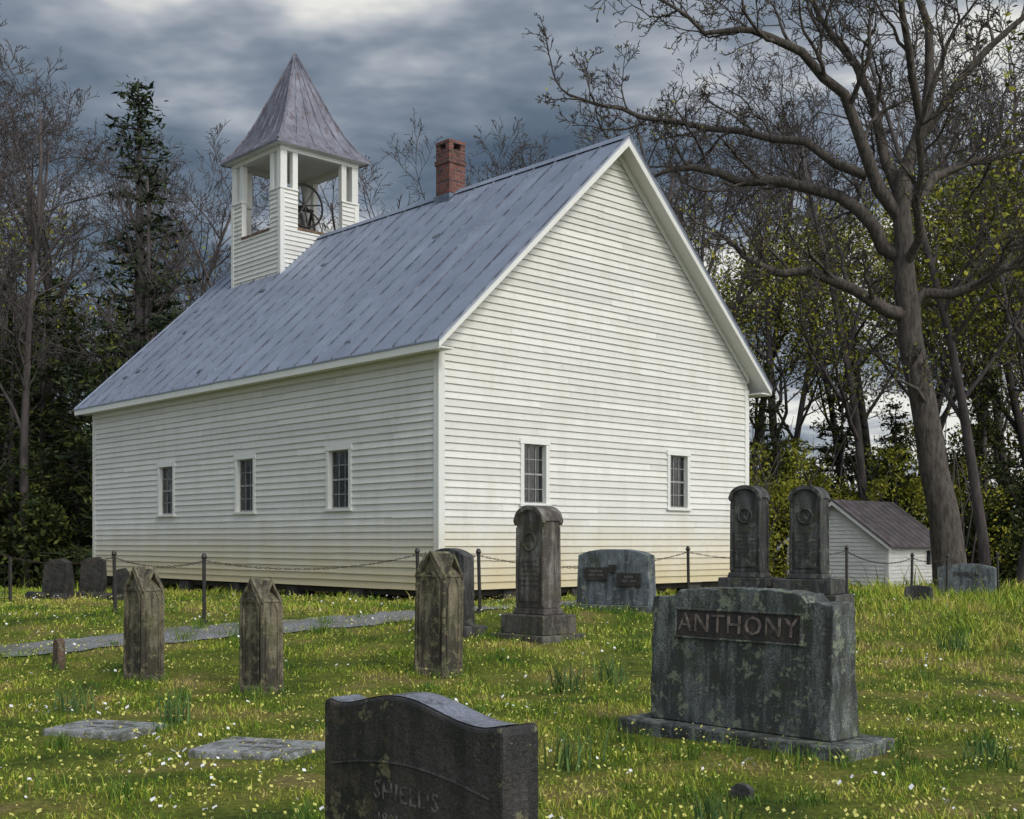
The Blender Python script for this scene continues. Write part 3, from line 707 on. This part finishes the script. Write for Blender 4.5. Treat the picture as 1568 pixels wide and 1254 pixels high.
for _ in range(300):
    y=NR.uniform(3,24)**1; x=NR.uniform(-.5*y-1,.5*y+1); n=NR.randint(25,70); s=NR.uniform(.03,.12)
    tx.append(x+NR.normal(0,s,n)); ty.append(y+NR.normal(0,s,n)); hh.append(NR.uniform(.06,.18)*NR.uniform(.5,1.1,n))
for sx,sy,rr in ((-3.8,12.3,.25),(-2.46,11.7,.25),(-.78,12.6,.28),(-.8,15.5,.4),(.33,15,.6),(1.56,17.9,.6),(1.786,9.006,.95),(-4.94,13,.12),(-4.13,16,.08),(-5.75,17.3,.08)):
    n=int(500*rr); a=NR.uniform(0,6.283,n); tx.append(sx+np.cos(a)*rr*NR.uniform(.8,1.25,n)); ty.append(sy+np.sin(a)*rr*NR.uniform(.5,1.0,n)-.05); hh.append(NR.uniform(.05,.15,n))
tx,ty,hh=map(np.concatenate,(tx,ty,hh))
V,F=blades(tx,ty,hh,np.full(len(tx),.008),NR.uniform(.1,.7,len(tx)))
np_mesh('grass_tufts',V,F,m_leafy('tuft_blades',[(.3,(.05,.11,.018)),(.6,(.13,.21,.03)),(.8,(.27,.30,.05))],1,.5))
DAF=m_leafy('daffodil_leaf',[(.3,(.05,.10,.035)),(.7,(.13,.20,.055))],2,.5)
for (x,y,s) in ((.56,11.6,.36),(.98,12.0,.34),(-2.75,9.9,.32),(1.85,12.6,.30),(-3.9,10.6,.28),(3.2,8.0,.2),(.4,8.0,.3),(3.4,6.9,.36),(-4.3,13.7,.25),(5.2,14,.3),(.05,15.0,.24),(1.1,6.4,.22)):
    n=NR.randint(40,60); ax=NR.normal(0,.08,n); ay=NR.normal(0,.08,n)
    V,F=blades(x+ax,y+ay,s*NR.uniform(.5,1.1,n),np.full(n,.014),NR.uniform(.05,.65,n)); np_mesh('daffodil_plant',V,F,DAF)
def flowers(name,n,smin,smax,mat,ymax=19):
    y=3+NR.uniform(0,1,n)**.9*ymax; x=NR.uniform(-1,1,n)*(.52*y+1); nc=n//4
    ci=NR.randint(0,nc,n-nc); x[nc:]=x[ci]+NR.normal(0,.25,n-nc); y[nc:]=y[ci]+NR.normal(0,.25,n-nc)
    hf=NR.uniform(.04,.10,n); z=gz(x,y)+hf; s=NR.uniform(smin,smax,n)
    V=np.zeros((n,6,3)); tilt=NR.uniform(-.8,.8,(n,2))
    for k in range(6):
        a=2*np.pi*k/6; V[:,k,0]=x+s*np.cos(a); V[:,k,1]=y+s*np.sin(a); V[:,k,2]=z+s*(tilt[:,0]*np.cos(a)+tilt[:,1]*np.sin(a))+s*.5*(k%2)
    np_mesh(name,V.reshape(-1,3),np.arange(n*6).reshape(n,6),mat)
flowers('white_wildflowers',900,.007,.017,m_simple('white_petals',(.6,.6,.6),(.8,.8,.8),5,.6,0))
flowers('yellow_wildflowers',15000,.005,.013,m_simple('yellow_petals',(.42,.40,.08),(.60,.56,.16),5,.6,0),18)

# ------------------------------------------------------------------ trees
class Tree:
    def __init__(s,seed): s.mb=MB(); s.r=random.Random(seed); s.tips=[]
def rdir(r,d,ang):
    a=d.orthogonal().normalized(); a.rotate(Quaternion(d,r.uniform(0,6.283))); q=d.copy(); q.rotate(Quaternion(a,ang)); return q
def grow(T,p,d,L,rad,lvl,spec,minr=.011):
    r=T.r; nseg,nch,lratio,wig,ang,t0=spec[lvl]
    pts=[p.copy()]; rs=[rad]; dd=d.copy(); end=.3 if lvl else .25
    dirs=[dd.copy()]
    for k in range(nseg):
        dd=(dd+Vector((r.gauss(0,wig),r.gauss(0,wig),r.gauss(0,wig)+.07*(lvl>0)))).normalized()
        p=p+dd*(L/nseg); pts.append(p.copy()); rs.append(max(minr,rad*(1-(1-end)*(k+1)/nseg))); dirs.append(dd.copy())
    T.mb.tube(pts,rs,7 if lvl==0 else 4 if lvl==1 else 3)
    if lvl>=len(spec)-1: T.tips.append(pts[-1]); T.tips.append(pts[len(pts)//2]); return
    n=nch+r.randint(-1,1) if nch>3 else nch
    for c in range(n):
        t=t0+(1-t0)*(c+r.random())/n; t=min(t,.999); k=int(t*nseg); f=t*nseg-k
        q=pts[k].lerp(pts[k+1],f); rr=rs[k]*(1-f)+rs[k+1]*f
        cd=rdir(r,dirs[k],r.uniform(ang*.6,ang*1.3))
        if lvl==0 and cd.z<.1: cd.z=abs(cd.z)+.1
        grow(T,q,cd.normalized(),L*lratio*r.uniform(.65,1.15)*(1.15-.55*t),max(minr,rr*r.uniform(.45,.7)),lvl+1,spec,minr)
SPEC=[(9,14,.30,.05,.75,.30),(5,7,.50,.14,.7,.2),(4,5,.55,.2,.75,.2),(3,3,.6,.25,.7,.25),(2,0,0,.3,0,0)]
def leaves(C,size,asp=.5,jit=.0):
    C=np.array(C); n=len(C); C=C+NR.normal(0,1,(n,3))*jit
    a=NR.normal(0,1,(n,3)); a/=np.linalg.norm(a,axis=1)[:,None]; b=np.cross(a,NR.normal(0,1,(n,3))); b/=np.linalg.norm(b,axis=1)[:,None]
    s=size*NR.uniform(.5,1.4,n)[:,None]
    V=np.stack([C-a*s,C-b*s*asp,C+a*s,C+b*s*asp],1).reshape(-1,3); return V,np.arange(n*4).reshape(n,4)
YLEAF=m_leafy('spring_leaves',[(.3,(.12,.13,.016)),(.55,(.25,.25,.026)),(.8,(.42,.38,.045))],.5,.6)
DLEAF=m_leafy('evergreen_leaves',[(.3,(.016,.027,.009)),(.52,(.042,.057,.015)),(.75,(.11,.12,.024))],.35,.6)
PLEAF=m_leafy('pine_needles',[(.3,(.02,.034,.018)),(.6,(.05,.065,.03)),(.85,(.09,.11,.045))],.5,.6)
OLEAF=m_leafy('olive_leaves',[(.3,(.04,.045,.011)),(.52,(.11,.11,.017)),(.75,(.22,.20,.028))],.35,.6)
def mesh_of(mb,mat,name):
    me=bpy.data.meshes.new(name); me.from_pydata(mb.v,[],mb.f); me.materials.append(mat); me.polygons.foreach_set('use_smooth',[True]*len(me.polygons)); return me
def leafmesh(C,size,mat,asp=.5,jit=0):
    V,F=leaves(C,size,asp,jit=jit); return np_mesh('_l',V,F,mat)
bare=[]; bh=[]
for sd in range(5):
    T=Tree(100+sd); H=20
    grow(T,Vector((0,0,-.3)),Vector((T.r.uniform(-.06,.06),0,1)).normalized(),H,.21,0,SPEC,.012)
    tips=[tuple(t) for t in T.tips]
    lowt=[t for t in tips if t[2]<16]
    bh.append(max(v[2] for v in T.mb.v))
    bare.append((mesh_of(T.mb,BARKD,'bare_tree_%d'%sd), leafmesh([R.choice(lowt) for _ in range(3000)],.08,YLEAF,.6,.45) ))
def conifer(seed,H,wid,droop,dens,sparse=0):
    r=random.Random(seed); mb=MB(); C=[]
    mb.tube([(0,0,-.3),(.1,0,H*.5),(0,.05,H)],[H*.014,H*.009,.02],7)
    z=H*.14
    while z<H*.985:
        f=1-(z/H); bl=wid*(f**.75)*(.55+.45*r.random())+.25
        for k in range(r.randint(3,5)):
            if r.random()<sparse: continue
            a=r.uniform(0,6.283); L=bl*r.uniform(.5,1.1); e=Vector((math.cos(a),math.sin(a),r.uniform(-.05,.25)-droop))
            p0=Vector((0,0,z)); p1=p0+e*L*.55; p2=p0+e*L+Vector((0,0,.12*L)); mb.tube([p0,p1,p2],[.045,.025,.01],3)
            for j in range(int(dens*L)+4):
                t=r.uniform(.25,1.05); q=p0.lerp(p2,t); sp=.14+.20*L*(1-t)*.9
                C.append((q.x+r.gauss(0,sp),q.y+r.gauss(0,sp),q.z+r.gauss(0,.10)))
        z+=r.uniform(.28,.55)*(1+sparse)
    return mesh_of(mb,BARKD,'conifer_wood'),C
con=[]
for sd,(H,wd,dr,dn,sp) in enumerate(((22,3.4,.0,30,.15),(14,3.0,.12,30,.08),(10,2.8,.15,34,0))):
    me,C=conifer(50+sd,H,wd,dr,dn,sp); con.append((me,leafmesh(C,.15,PLEAF if sd==0 else DLEAF,.28)))
def shrub(seed,rx,h,n,mat,size=.13):
    r=np.random.RandomState(seed); C=[]
    nb=16
    for k in range(nb):
        c=np.array([r.uniform(-rx,rx)*.75,r.uniform(-rx,rx)*.75,r.uniform(.1,.85)*h]); s=r.uniform(.18,.38)*rx*(1.15-.5*c[2]/h)
        q=r.normal(0,1,(n//nb,3)); q/=np.linalg.norm(q,axis=1)[:,None]; q*=r.uniform(.5,1.25,(n//nb,1))*s; q[:,2]*=.8; C.append(c+q)
    C=np.concatenate(C); C=C[C[:,2]>0]; mb=MB(); rr=random.Random(seed)
    for k in range(6): mb.tube([(rr.uniform(-.3,.3),rr.uniform(-.3,.3),-.2),(rr.uniform(-rx,rx)*.3,rr.uniform(-rx,rx)*.3,h*.5),(rr.uniform(-rx,rx)*.6,rr.uniform(-rx,rx)*.6,h*.9)],[.06,.04,.01],4)
    return mesh_of(mb,BARKD,'shrub_wood'),leafmesh(C,size,mat,.5)
shr=[shrub(1,3.0,5.0,4600,DLEAF,.11),shrub(2,2.6,3.6,3800,OLEAF,.11),shrub(3,3.4,7.5,6000,DLEAF,.12),shrub(4,2.6,6.5,2600,YLEAF,.08),shrub(5,3.6,9.5,6500,OLEAF,.12)]
def place(par,pair,x,y,s,rz,names=('wood','leaves'),sz=None):
    for me,nm in zip(pair,names):
        if me is None: continue
        o=bpy.data.objects.new(nm,me); o.parent=par; o.location=(x,y,g(x,y)); o.rotation_euler[2]=rz; o.scale=(s,s,sz or s); sc.collection.objects.link(o)
forest=empty('distant_forest',(0,0,0))
def ytop(px):
    return float(np.interp(px,[-400,0,100,200,300,400,560,700,780,900,980,1050,1200,2200],[20,45,85,165,190,235,230,215,170,175,140,90,10,-20]))
RT=random.Random(11)
def clearing(x,y): return 8.5<x<17.5 and y<50.5
for row,(Y,st) in enumerate(((50,3.9),(58,3.7),(67,3.7),(80,4.4))):
    x=-.60*Y
    while x<.64*Y:
        xx=x+RT.uniform(-1.5,1.5); yy=Y+RT.uniform(-3.5,3.5); px=784+1826*xx/yy
        ht=(830-ytop(px)+RT.uniform(-80,15))/1826*yy+2.2
        x+=st*RT.uniform(.7,1.3)*(1.1 if px>1000 else 1)
        if (row<1 and 300<px<1000) or clearing(xx,yy): continue
        ht=max(9,min(ht,31)); bi=RT.randrange(5); b=bare[bi]; lv=b[1] if (px>1000 and RT.random()<.85) or RT.random()<.2 else None
        s=ht/bh[bi]; place(forest,(b[0],lv),xx,yy,s*1.05,RT.uniform(0,6.28),sz=s)
for Y,st,ch in ((45,3.4,(0,1)),(52,3.0,(0,1,2)),(61,3.6,(0,2,4)),(76,4.5,(2,4)),(95,5,(2,4))):
    x=-.64*Y
    while x<.66*Y:
        xx=x+RT.uniform(-1,1); yy=Y+RT.uniform(-1.5,1.5); px=784+1826*xx/yy
        x+=st*RT.uniform(.7,1.2)
        if (Y<50 and 420<px<1010) or clearing(xx,yy): continue
        k=RT.choice(ch); 
        if px>1000 and Y<80 and RT.random()<.3: k=RT.choice((3,3,4))
        far=(1.75 if Y>90 else 1.25 if Y>70 else 1) if px<1000 else (1.45 if Y>90 else 1.15 if Y>70 else 1.0)
        s=RT.uniform(.8,1.25)*(1.15 if px<420 else .95)*far; place(forest,shr[k],xx,yy,s,RT.uniform(0,6.28))
for px,Y,H,k in ((20,47,11,1),(70,52,13,2),(120,50,12,1),(165,46,10,2),(240,50,11.5,1),(290,54,11,2),(330,52,9.5,1),(-60,46,12,1),(1170,56,11,1),(1510,56,11,1),(1060,60,12,1),(750,66,19,0),(800,68,23,0),(1600,50,11,1),(1370,58,9,2),(1290,62,11,2),(40,60,15,1),(100,62,16,2),(330,60,13,1),(270,62,14,2),(0,54,14,2),(200,56,13,2)):
    base=(22,14,10)[k]; place(forest,con[k],(px-784)/1826*Y,Y,H/base*1.2,RT.uniform(0,6.28),sz=H/base)
def named(name,pair,x,y,s,rz,sz=None):
    e=empty(name,(x,y,g(x,y)),0)
    for me,nm in zip(pair,('trunk_and_branches','foliage')):
        if me is None: continue
        o=bpy.data.objects.new(nm,me); o.parent=e; o.rotation_euler[2]=rz; o.scale=(s,s,sz or s); sc.collection.objects.link(o)
    return e
named('white_pine_tree',con[0],-14.9,47.5,1.35,0,.93)
named('bare_tree',(bare[1][0],None),-17.0,34,1.05,1.0)
named('bare_tree',bare[3],15.6,52,1.1,.5)
named('bare_tree',bare[0],16.0,37.5,1.5,2.9,1.1)
named('bare_tree',bare[4],17.6,44,1.05,4.0)
# great oak at right
T=Tree(900); r=T.r
oak=empty('large_bare_oak_tree',(12.18,33,g(12.18,33)))
def limb(pts,rads,nch,L):
    pts=[Vector(p) for p in pts]
    out=[];ro=[]
    for i in range(len(pts)-1):
        for t in (0,.5):
            p=pts[i].lerp(pts[i+1],t); 
            if t: p+=Vector((r.gauss(0,.14),r.gauss(0,.14),r.gauss(0,.14)))*(1 if rads[i]<.25 else .25)
            out.append(p); ro.append(rads[i]*(1-t)+rads[i+1]*t)
    out.append(pts[-1]); ro.append(rads[-1]); T.mb.tube(out,ro,10 if rads[0]>.3 else 7)
    n=len(out)
    for c in range(nch):
        t=.18+.82*(c+r.random())/nch; k=min(int(t*(n-1)),n-2); f=min(1,t*(n-1)-k)
        q=out[k].lerp(out[k+1],f); d=(out[k+1]-out[k]).normalized(); cd=rdir(r,d,r.uniform(.45,1.05)); cd.z+=.15
        grow(T,q,cd.normalized(),L*r.uniform(.6,1.2)*(1.1-.4*t),max(.03,(ro[k])*r.uniform(.35,.55)),1,SPEC2,.011)
    grow(T,out[-1],(out[-1]-out[-2]).normalized(),L*.8,ro[-1],1,SPEC2,.011)
SPEC2=[None,(7,6,.5,.24,.75,.15),(5,5,.52,.28,.75,.15),(4,3,.55,.3,.7,.2),(2,0,0,.3,0,0)]
limb([(0,0,-.3),(-.24,0,2.26),(-.69,.05,4.79),(-1.05,.1,6.6),(-1.18,.1,7.87),(-1.32,.05,9.13),(-1.41,0,10.6),(-1.05,-.1,12.4),(-.69,-.2,14.2),(-1.05,-.3,16.4),(-.9,-.3,18.2)],[.50,.41,.36,.34,.33,.28,.24,.18,.13,.09,.05],0,3)
limb([(-1.18,.1,7.7),(-2.3,-.2,8.05),(-3.76,-.7,8.6),(-5.0,-1.1,8.6),(-6.1,-1.6,8.95),(-6.9,-2,9.5)],[.21,.17,.14,.11,.08,.04],10,2.3)
limb([(-1.35,.05,9.3),(-2.1,.2,10.2),(-3.0,.4,11.1),(-4.7,.6,11.6),(-6.3,.6,11.8),(-7.7,.9,12.0),(-8.55,1,12.3)],[.22,.19,.17,.14,.11,.08,.04],11,2.8)
limb([(-1.45,0,10.4),(-2.5,-.4,12.0),(-3.2,-.8,13.5),(-4.5,-1.4,14.4),(-5.9,-1.8,14.8),(-7.2,-2.1,14.6),(-8.3,-2.4,15.3)],[.20,.17,.14,.12,.09,.06,.04],12,2.9)
limb([(-2.3,.2,11.6),(-3.9,.6,12.7),(-5.6,1.2,13.2),(-7.2,1.4,13.5),(-9,1.6,14.0),(-10.5,1.9,14.5)],[.14,.12,.10,.08,.06,.035],12,2.5)
limb([(-1.4,0,10.9),(-2.1,.3,13.7),(-3.0,.6,15.5),(-3.8,.8,17.1)],[.17,.13,.10,.06],9,2.8)
limb([(-1.14,.1,7.9),(-.15,-.3,8.2),(1.1,-.8,8.8),(2.6,-1.3,9.1),(4,-1.5,9.6)],[.17,.14,.11,.08,.05],8,2.4)
limb([(-1.3,0,10.8),(-.3,.5,11.7),(.76,.9,12.2),(2.6,1.4,12.75),(4.2,1.8,13.6)],[.17,.14,.11,.08,.05],9,2.6)
limb([(-1.05,-.1,12.4),(0,-.6,14),(1.3,-1,15.3),(2.9,-1.4,16.4)],[.14,.11,.08,.05],9,2.8)
limb([(-.9,-.1,13),(-1.6,-1.2,14.6),(-2.2,-2.2,16),(-2.3,-3,17.6)],[.12,.10,.07,.05],8,2.6)
limb([(-1.3,.1,9.0),(-1.5,-1.5,10.3),(-1.9,-2.8,11.8),(-1.6,-4,13.5)],[.14,.11,.08,.05],7,2.4)
limb([(-.6,0,4.9),(-1.1,-.4,5.6),(-1.7,-.7,5.8)],[.07,.05,.03],3,1.2)
o=bpy.data.objects.new('trunk_and_limbs',mesh_of(T.mb,BARK,'oak_wood')); o.parent=oak; sc.collection.objects.link(o)
tp=[tuple(t) for t in T.tips]
o=bpy.data.objects.new('leaf_buds',leafmesh([R.choice(tp) for _ in range(1500)],.045,YLEAF,.5,.1)); o.parent=oak; sc.collection.objects.link(o)
for x,y,s,k in ((8.2,40,.75,3),(9.8,47,.9,3),(19.5,38,.7,3),(17.8,47,.9,3),(7.4,37,.45,1),(21,41,.8,3),(7.5,44,1.0,3)):
    named('spring_leafed_shrub',shr[k],x,y,s,x*3,s*1.1)

# ------------------------------------------------------------------ world / light / camera
SUN=Vector((.46,-.60,.66)).normalized(); el=math.asin(SUN.z); az=math.atan2(SUN.x,SUN.y)
wd=bpy.data.worlds.new('World'); sc.world=wd; wd.use_nodes=True; nt=wd.node_tree; bg=nt.nodes['Background']
sky=N(nt,'ShaderNodeTexSky'); sky.sky_type='NISHITA'; sky.sun_disc=False; sky.sun_elevation=el; sky.sun_rotation=az
tc=N(nt,'ShaderNodeTexCoord'); s=N(nt,'ShaderNodeSeparateXYZ'); nt.links.new(tc.outputs['Generated'],s.inputs[0])
up=mth(nt,'MAXIMUM',s.outputs[2],0.)
zz=mth(nt,'ADD',up,.16)
cb=N(nt,'ShaderNodeCombineXYZ'); nt.links.new(mth(nt,'DIVIDE',s.outputs[0],zz),cb.inputs[0]); nt.links.new(mth(nt,'DIVIDE',s.outputs[1],zz),cb.inputs[1]); cb.inputs[2].default_value=3.3
mp=N(nt,'ShaderNodeMapping'); mp.inputs['Scale'].default_value=(1.0,1.35,1); mp.inputs['Rotation'].default_value=(0,0,.35); mp.inputs['Location'].default_value=(.9,.4,0); nt.links.new(cb.outputs[0],mp.inputs[0])
n1=noise(nt,mp.outputs[0],1.7,5,.52); n2=noise(nt,mp.outputs[0],.6,2,.5)
f=mth(nt,'ADD',mth(nt,'MULTIPLY',n1,.75),mth(nt,'MULTIPLY',n2,.25))
f=mth(nt,'ADD',f,mth(nt,'MULTIPLY',mth(nt,'SUBTRACT',.33,mth(nt,'MINIMUM',up,.6)),.10))
f=mth(nt,'ADD',f,mth(nt,'MULTIPLY',s.outputs[0],.06))
f=mth(nt,'ADD',f,.014)
cl=ramp(nt,f,[(.38,(.065,.095,.135)),(.45,(.13,.17,.22)),(.505,(.25,.29,.35)),(.55,(.46,.49,.53)),(.60,(.90,.89,.83))])
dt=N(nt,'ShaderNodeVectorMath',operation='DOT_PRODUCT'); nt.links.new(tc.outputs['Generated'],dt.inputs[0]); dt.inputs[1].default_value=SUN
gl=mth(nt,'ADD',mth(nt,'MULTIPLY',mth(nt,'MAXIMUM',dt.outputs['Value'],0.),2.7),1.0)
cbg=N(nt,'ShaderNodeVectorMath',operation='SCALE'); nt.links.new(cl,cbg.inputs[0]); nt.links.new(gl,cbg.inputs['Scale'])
b2=N(nt,'ShaderNodeBackground'); nt.links.new(sky.outputs[0],bg.inputs[0]); bg.inputs[1].default_value=.08
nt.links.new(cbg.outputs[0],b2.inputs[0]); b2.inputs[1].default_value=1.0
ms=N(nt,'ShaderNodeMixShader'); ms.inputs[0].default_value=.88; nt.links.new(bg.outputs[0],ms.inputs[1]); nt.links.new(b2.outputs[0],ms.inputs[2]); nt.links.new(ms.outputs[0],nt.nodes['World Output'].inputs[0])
ld=bpy.data.lights.new('sun','SUN'); ld.energy=1.5; ld.angle=math.radians(14); ld.color=(1,.94,.84)
lo=bpy.data.objects.new('sun',ld); sc.collection.objects.link(lo); lo.rotation_euler=(-SUN).to_track_quat('-Z','Y').to_euler()
cd=bpy.data.cameras.new('camera'); cam=bpy.data.objects.new('camera',cd); sc.collection.objects.link(cam)
cd.sensor_width=36; cd.lens=1826/1568*36; cd.shift_y=203/1568; cd.clip_end=3000; cd.clip_start=.05
cam.location=(0,0,CH); cam.rotation_euler=(math.pi/2,0,0); sc.camera=cam
sc.view_settings.view_transform='Standard'; sc.view_settings.look='None'; sc.view_settings.exposure=0
